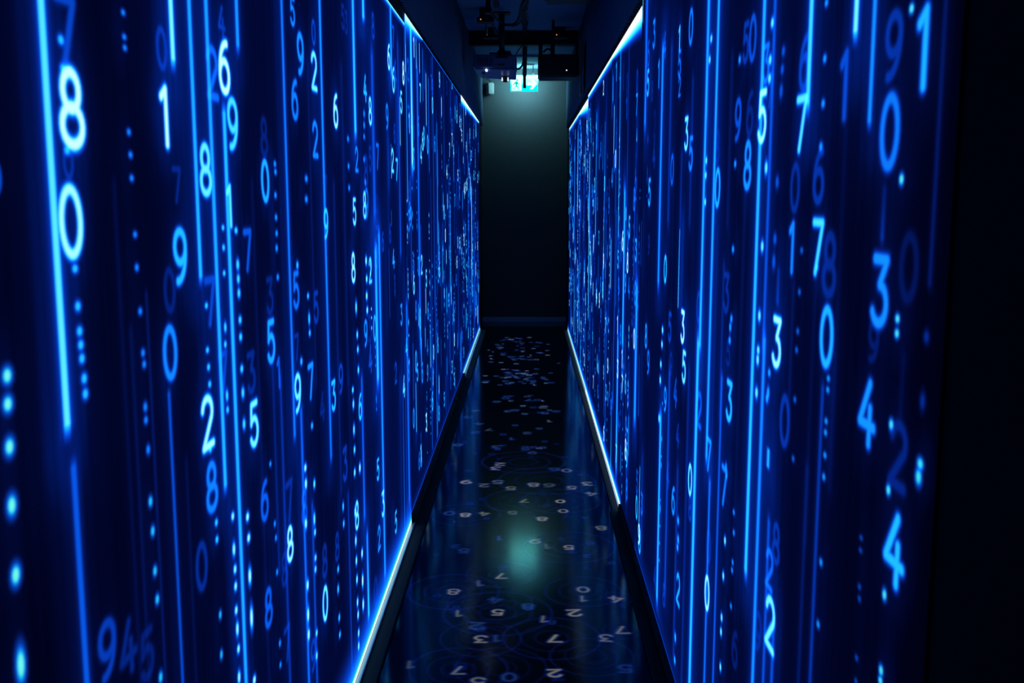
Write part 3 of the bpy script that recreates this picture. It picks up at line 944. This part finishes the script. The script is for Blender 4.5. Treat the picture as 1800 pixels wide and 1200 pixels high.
q = at_y(893, 93, PY + .05)
tube('cable_socket', [(q.x, PY + .05, q.z - .02), (q.x, PY + .05, q.z + .014)], [.032, .020], M_PROJBLK, pr, 12)

# black projector in a bracket
RY = 8.75
a, b = at_y(946, 95, RY), at_y(1018, 135, RY)
r2_ = empty('projector', ((a.x + b.x) / 2, RY + .17, b.z), 'black projector in a framed bracket, right of the exit sign', 'projector')
box('case', a.x, b.x, RY, RY + .32, b.z, a.z, M_PROJBLK, r2_, .014, 3)
q = at_y(996, 123.5, RY)
tube('status_light', [(q.x, RY + .002, q.z), (q.x, RY - .004, q.z)], .0055, M_LED_GLEAM_W, r2_, 8)
px_box('badge', 963, 971, 118.5, 121, RY - .002, RY + .004, M_STEEL, r2_, 0)
for k in range(6):
    px_box('vent_slot', 953 + k * 9, 959 + k * 9, 105, 107, RY - .0015, RY + .004, M_STEEL, r2_, 0)
tp = at_y(980, 72, RY).z
for u0, u1 in ((947, 954), (968, 976), (1012, 1018)):
    p0, p1 = at_y(u0, 80, RY), at_y(u1, 80, RY)
    box('bracket_post', p0.x, p1.x, RY + .1, RY + .14, a.z - .003, tp, M_BLACK, r2_)
q = at_y(973, 70, RY)
box('ceiling_stem', q.x - .012, q.x + .012, RY + .11, RY + .135, tp, CEIL, M_BLACK, r2_)
p0, p1 = at_y(947, 80, RY), at_y(1018, 80, RY)
box('bracket_bar', p0.x, p1.x, RY + .09, RY + .15, tp - .012, tp + .022, M_BLACK, r2_, .003)
q0, q1, q2 = at_y(955, 92, RY + .05), at_y(962, 86, RY + .05), at_y(968, 88, RY + .05)
tube('cable_loop', [q0, q1, q2, (q2.x + .02, RY + .1, q2.z + .02)], .009, M_CABLE, r2_, 8, 5)

# ceiling conduit and hanging rod in front of the sign
x0 = at_y(922, 45, 8.6).x
cd = empty('ceiling_conduit', (x0, 8.4, CEIL - .03), 'straight grey conduit running along the ceiling to the beam', 'conduit')
box('channel', x0 - .018, x0 + .018, 7.2, 9.39, CEIL - .028, CEIL, M_STEEL, cd, .003)
for yy in (7.5, 8.2, 8.9):
    box('clip', x0 - .026, x0 + .026, yy, yy + .03, CEIL - .031, CEIL, M_BLACK, cd)
RYY = 9.6
p0, p1, p2 = at_y(922.5, 76, RYY), at_y(922.5, 107, RYY), at_y(922, 155, RYY)
rd = empty('hanging_rod', (p0.x, RYY, p2.z), 'dark rod hanging from the ceiling in front of the exit sign', 'rod')
tube('sleeve', [(p0.x, RYY, CEIL), p1], .022, M_BLACK, rd, 12)
tube('rod', [p1 + Vector((0, 0, .01)), at_y(922, 134, RYY)], .019, M_STEEL, rd, 12)
tube('tip', [at_y(922, 133, RYY), p2], .014, M_BLACK, rd, 12)

# cables
def cable(pts, r, label):
    pts = [at_y(*p) for p in pts]
    o = tube('cable', pts, r, M_CABLE, None, 8, 6)
    tag(o, label, 'cable', 'loose cables under the ceiling')


cable([(925, -4, 7.7), (917, 10, 7.8), (914, 24, 8.0), (909, 38, 8.2), (899, 43.5, 8.4), (884, 43, 8.5)], .011, 'thick black cable sagging from the conduit to the projector pole')
cable([(929, -2, 7.6), (925.5, 12, 7.7), (919, 28, 7.9), (913, 41, 8.1), (901, 46, 8.28)], .007, 'thinner black cable beside the thick one by the conduit')
cable([(907, 121, 8.5), (912, 121, 8.6), (917, 116, 8.8), (920, 106, 9.1), (921, 92, 9.4), (921.5, 78, 9.55)], .008, 'black cable curving up from the silver projector side')
cable([(854, 38, 8.3), (856, 50, 8.6), (855, 60, 8.9)], .008, 'black cable dropping below the amber media box')
cable([(861, 38, 8.3), (868, 47, 8.5), (872, 60, 8.8), (878, 46, 8.55)], .007, 'looped black cable between media box and projector pole')
cable([(862, 22, 8.05), (867, 27, 8.2), (874, 34, 8.35), (882, 40, 8.45)], .009, 'black cable from the hanging mount to the projector pole')
cable([(907, 95, 9.3), (913, 86, 9.4), (918, 80, 9.5)], .005, 'thin straight cable between projector and hanging rod')

# empty mount near the silver projector
a, b = at_y(852, 4, 7.9), at_y(864, 23, 7.9)
mt = empty('ceiling_mount', ((a.x + b.x) / 2, 7.95, b.z), 'short black ceiling mount ahead of the projector pole', 'mount')
box('stem', a.x + .008, b.x - .008, 7.90, 7.96, b.z + .02, CEIL, M_BLACK, mt, .004)
box('foot', a.x, b.x, 7.88, 7.98, b.z, b.z + .024, M_BLACK, mt, .006)
a, b = at_y(866, 4, 7.95), at_y(877, 26, 8.0)
pl = tag(box('cover_plate', a.x, b.x, 7.6, 8.25, CEIL - .008, CEIL, M_STEEL, None, .003), 'grey cover plate screwed to the ceiling beside the mount', 'plate')

# black housing at the top right
a = at_y(956, 9, 7.2)
hb = empty('ceiling_speaker', ((a.x + XWR) / 2, 7.05, a.z), 'wide black speaker housing under the ceiling at the right wall', 'speaker')
box('cabinet', a.x, XR - .006, 6.85, 7.2, a.z, CEIL - .02, M_PROJBLK, hb, .02, 3)
box('grille', a.x + .03, XR - .03, 6.842, 6.852, a.z + .02, CEIL - .03, M_BLACK, hb)
for dx in (.05, .28):
    box('bracket', a.x + dx, a.x + dx + .03, 7.0, 7.06, CEIL - .022, CEIL, M_STEEL, hb)

# hanging black flag cloth on the right wall
za, zb = at_y(1026, 78, 8.3).z, at_y(1026, 166, 8.2).z
bm = bmesh.new()
cols = []
for k in range(13):
    t = k / 12
    cols.append([bm.verts.new((-.010 + .006 * math.sin(t * 11 + m), (t - .5) * .42 * (1 - .25 * m / 5), (za - zb) * (1 - m / 5))) for m in range(6)])
for p, q in zip(cols, cols[1:]):
    for m in range(5):
        bm.faces.new((p[m], q[m], q[m + 1], p[m + 1]))
o = link('cloth_flag', bm_mesh('cloth_flag', bm), M_BLACK, None, (XR - .036, 8.25, zb))
md = o.modifiers.new('thickness', 'SOLIDIFY')
md.thickness = .004
tag(o, 'narrow black cloth flag hanging on the right wall beside the black projector', 'cloth')

# small wall speaker at the end wall
SYY = 12.06
a, b = at_y(855, 145, SYY), at_y(868, 165, SYY)
sp = empty('wall_speaker', ((a.x + b.x) / 2, SYY + .06, b.z), 'small pale box speaker on the end wall below the projector', 'speaker')
box('cabinet', a.x + .02, b.x, SYY, SYY + .10, b.z, a.z, M_GREYBOX, sp, .008)
box('dark_side', a.x - .005, a.x + .024, SYY + .01, SYY + .10, b.z - .012, a.z - .005, M_PROJBLK, sp, .005)
box('wall_bracket', a.x + .02, b.x - .02, SYY + .09, Y_END, (a.z + b.z) / 2 - .02, (a.z + b.z) / 2 + .02, M_STEEL, sp)
tube('lead', [((a.x + b.x) / 2 + .01, SYY + .05, a.z - .004), ((a.x + b.x) / 2 - .01, SYY + .08, a.z + .03), (a.x - .01, SYY + .10, a.z + .055)], .006, M_CABLE, sp, 8, 4)

# ceiling vent by the sign
q = at_z(933, 113, CEIL)
vt = empty('ceiling_vent', (q.x, q.y, CEIL - .006), 'small pale slot vent in the ceiling before the exit sign', 'vent')
box('frame', q.x - .045, q.x + .045, q.y - .06, q.y + .06, CEIL - .008, CEIL, M_VENT, vt, .002)
for k in range(4):
    box('louvre', q.x - .038, q.x + .038, q.y - .048 + k * .026, q.y - .036 + k * .026, CEIL - .012, CEIL - .007, M_VENT, vt)

# ------------------------------------------------------------------ pictures thrown on the floor
fn = [0]


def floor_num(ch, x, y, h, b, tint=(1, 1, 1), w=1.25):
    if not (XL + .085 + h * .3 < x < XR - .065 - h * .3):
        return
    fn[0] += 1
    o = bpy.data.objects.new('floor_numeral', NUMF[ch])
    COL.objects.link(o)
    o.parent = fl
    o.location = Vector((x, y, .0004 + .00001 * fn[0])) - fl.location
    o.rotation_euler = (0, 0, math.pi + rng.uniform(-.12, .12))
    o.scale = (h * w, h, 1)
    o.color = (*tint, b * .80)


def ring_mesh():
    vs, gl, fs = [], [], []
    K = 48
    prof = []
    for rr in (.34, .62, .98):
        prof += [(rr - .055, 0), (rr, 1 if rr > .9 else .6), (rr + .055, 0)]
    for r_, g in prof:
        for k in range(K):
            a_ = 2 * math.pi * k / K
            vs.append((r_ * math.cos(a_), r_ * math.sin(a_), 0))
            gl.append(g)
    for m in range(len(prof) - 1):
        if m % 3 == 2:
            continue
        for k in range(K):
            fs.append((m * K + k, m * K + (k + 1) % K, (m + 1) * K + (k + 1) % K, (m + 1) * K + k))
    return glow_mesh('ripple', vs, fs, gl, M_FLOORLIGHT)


RING = ring_mesh()


def ripple(x, y, r, b):
    lim = min(x - (XL + .08), (XR - .06) - x)
    r = min(r, lim)
    if r < .05:
        return
    fn[0] += 1
    o = bpy.data.objects.new('ripple', RING)
    COL.objects.link(o)
    o.parent = fl
    o.location = Vector((x, y, .0004 + .00001 * fn[0])) - fl.location
    o.scale = (r, r, 1)
    o.color = (1, 1, 1, b * .62)


WARM, YEL, TEA = (1, 1, 1), (.95, 1, .6), (.45, .9, 1.1)
FLN = """2 1010 1077 .95;7 975 1122 .95;3 1065 1121 .8;3 845 1123 .9;5 875 1076 .95;8 797 1040 .85;7 881 1012 .95;1 842 1025 .65;0 1025 1036 .8;4 1083 1053 .85;1 1024 1052 .75
7 1093 1107 .8;0 700 1091 .85;1 805 1078 .75;4 870 1055 .5;8 928 1066 .55;1 955 1088 .75;2 838 1100 .55;1 872 1122 .5;1 720 1168 .65;7 806 1178 .8;0 895 1190 .5;2 975 1183 .95
5 840 1198 .8;5 1100 1175 .45;7 747 957 .85;5 815 968 .5;1 877 946 .6;9 941 951 .8;1 961 960 .7;5 1000 962 .95;2 1082 960 .5;8 1057 928 .8;8 953 912 .95;0 990 898 .9;0 985 881 1
7 922 880 .9;8 818 905 1;4 851 903 .85;5 901 901 .75;0 790 902 .55;5 1005 857 .85;4 1039 868 .8;3 1032 850 .9;2 1049 843 .9;8 938 852 .85;6 965 853 .65;5 898 858 .8;5 875 847 .7
2 851 853 .75;9 819 847 .95;1 784 837 .8;2 879 816 .85;3 871 823 .85;0 996 827 .75;6 975 825 .5;8 805 782 .6;3 872 785 .6;1 899 771 .5;2 836 760 .5;4 842 745 .55;7 860 755 .65
3 823 733 .5;8 905 721 .55;2 955 716 .7;5 958 726 .6;1 965 740 .7;2 978 723 .55;4 836 722 .6;7 930 703 .6;0 889 700 .5;6 873 706 .6"""
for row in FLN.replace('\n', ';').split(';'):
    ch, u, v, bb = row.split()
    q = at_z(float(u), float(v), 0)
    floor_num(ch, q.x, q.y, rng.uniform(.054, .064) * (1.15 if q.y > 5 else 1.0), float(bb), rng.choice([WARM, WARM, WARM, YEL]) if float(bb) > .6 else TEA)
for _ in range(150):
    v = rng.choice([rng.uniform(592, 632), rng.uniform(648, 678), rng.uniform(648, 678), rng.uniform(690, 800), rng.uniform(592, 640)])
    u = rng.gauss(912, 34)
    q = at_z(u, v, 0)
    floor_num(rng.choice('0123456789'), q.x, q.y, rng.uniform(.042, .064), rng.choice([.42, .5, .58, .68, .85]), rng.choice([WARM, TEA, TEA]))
for _ in range(46):
    y = rng.uniform(3.0, 6.2)
    floor_num(rng.choice('0123456789'), rng.uniform(-.42, .36), y, rng.uniform(.03, .05), rng.choice([.22, .28, .34, .42]), TEA)
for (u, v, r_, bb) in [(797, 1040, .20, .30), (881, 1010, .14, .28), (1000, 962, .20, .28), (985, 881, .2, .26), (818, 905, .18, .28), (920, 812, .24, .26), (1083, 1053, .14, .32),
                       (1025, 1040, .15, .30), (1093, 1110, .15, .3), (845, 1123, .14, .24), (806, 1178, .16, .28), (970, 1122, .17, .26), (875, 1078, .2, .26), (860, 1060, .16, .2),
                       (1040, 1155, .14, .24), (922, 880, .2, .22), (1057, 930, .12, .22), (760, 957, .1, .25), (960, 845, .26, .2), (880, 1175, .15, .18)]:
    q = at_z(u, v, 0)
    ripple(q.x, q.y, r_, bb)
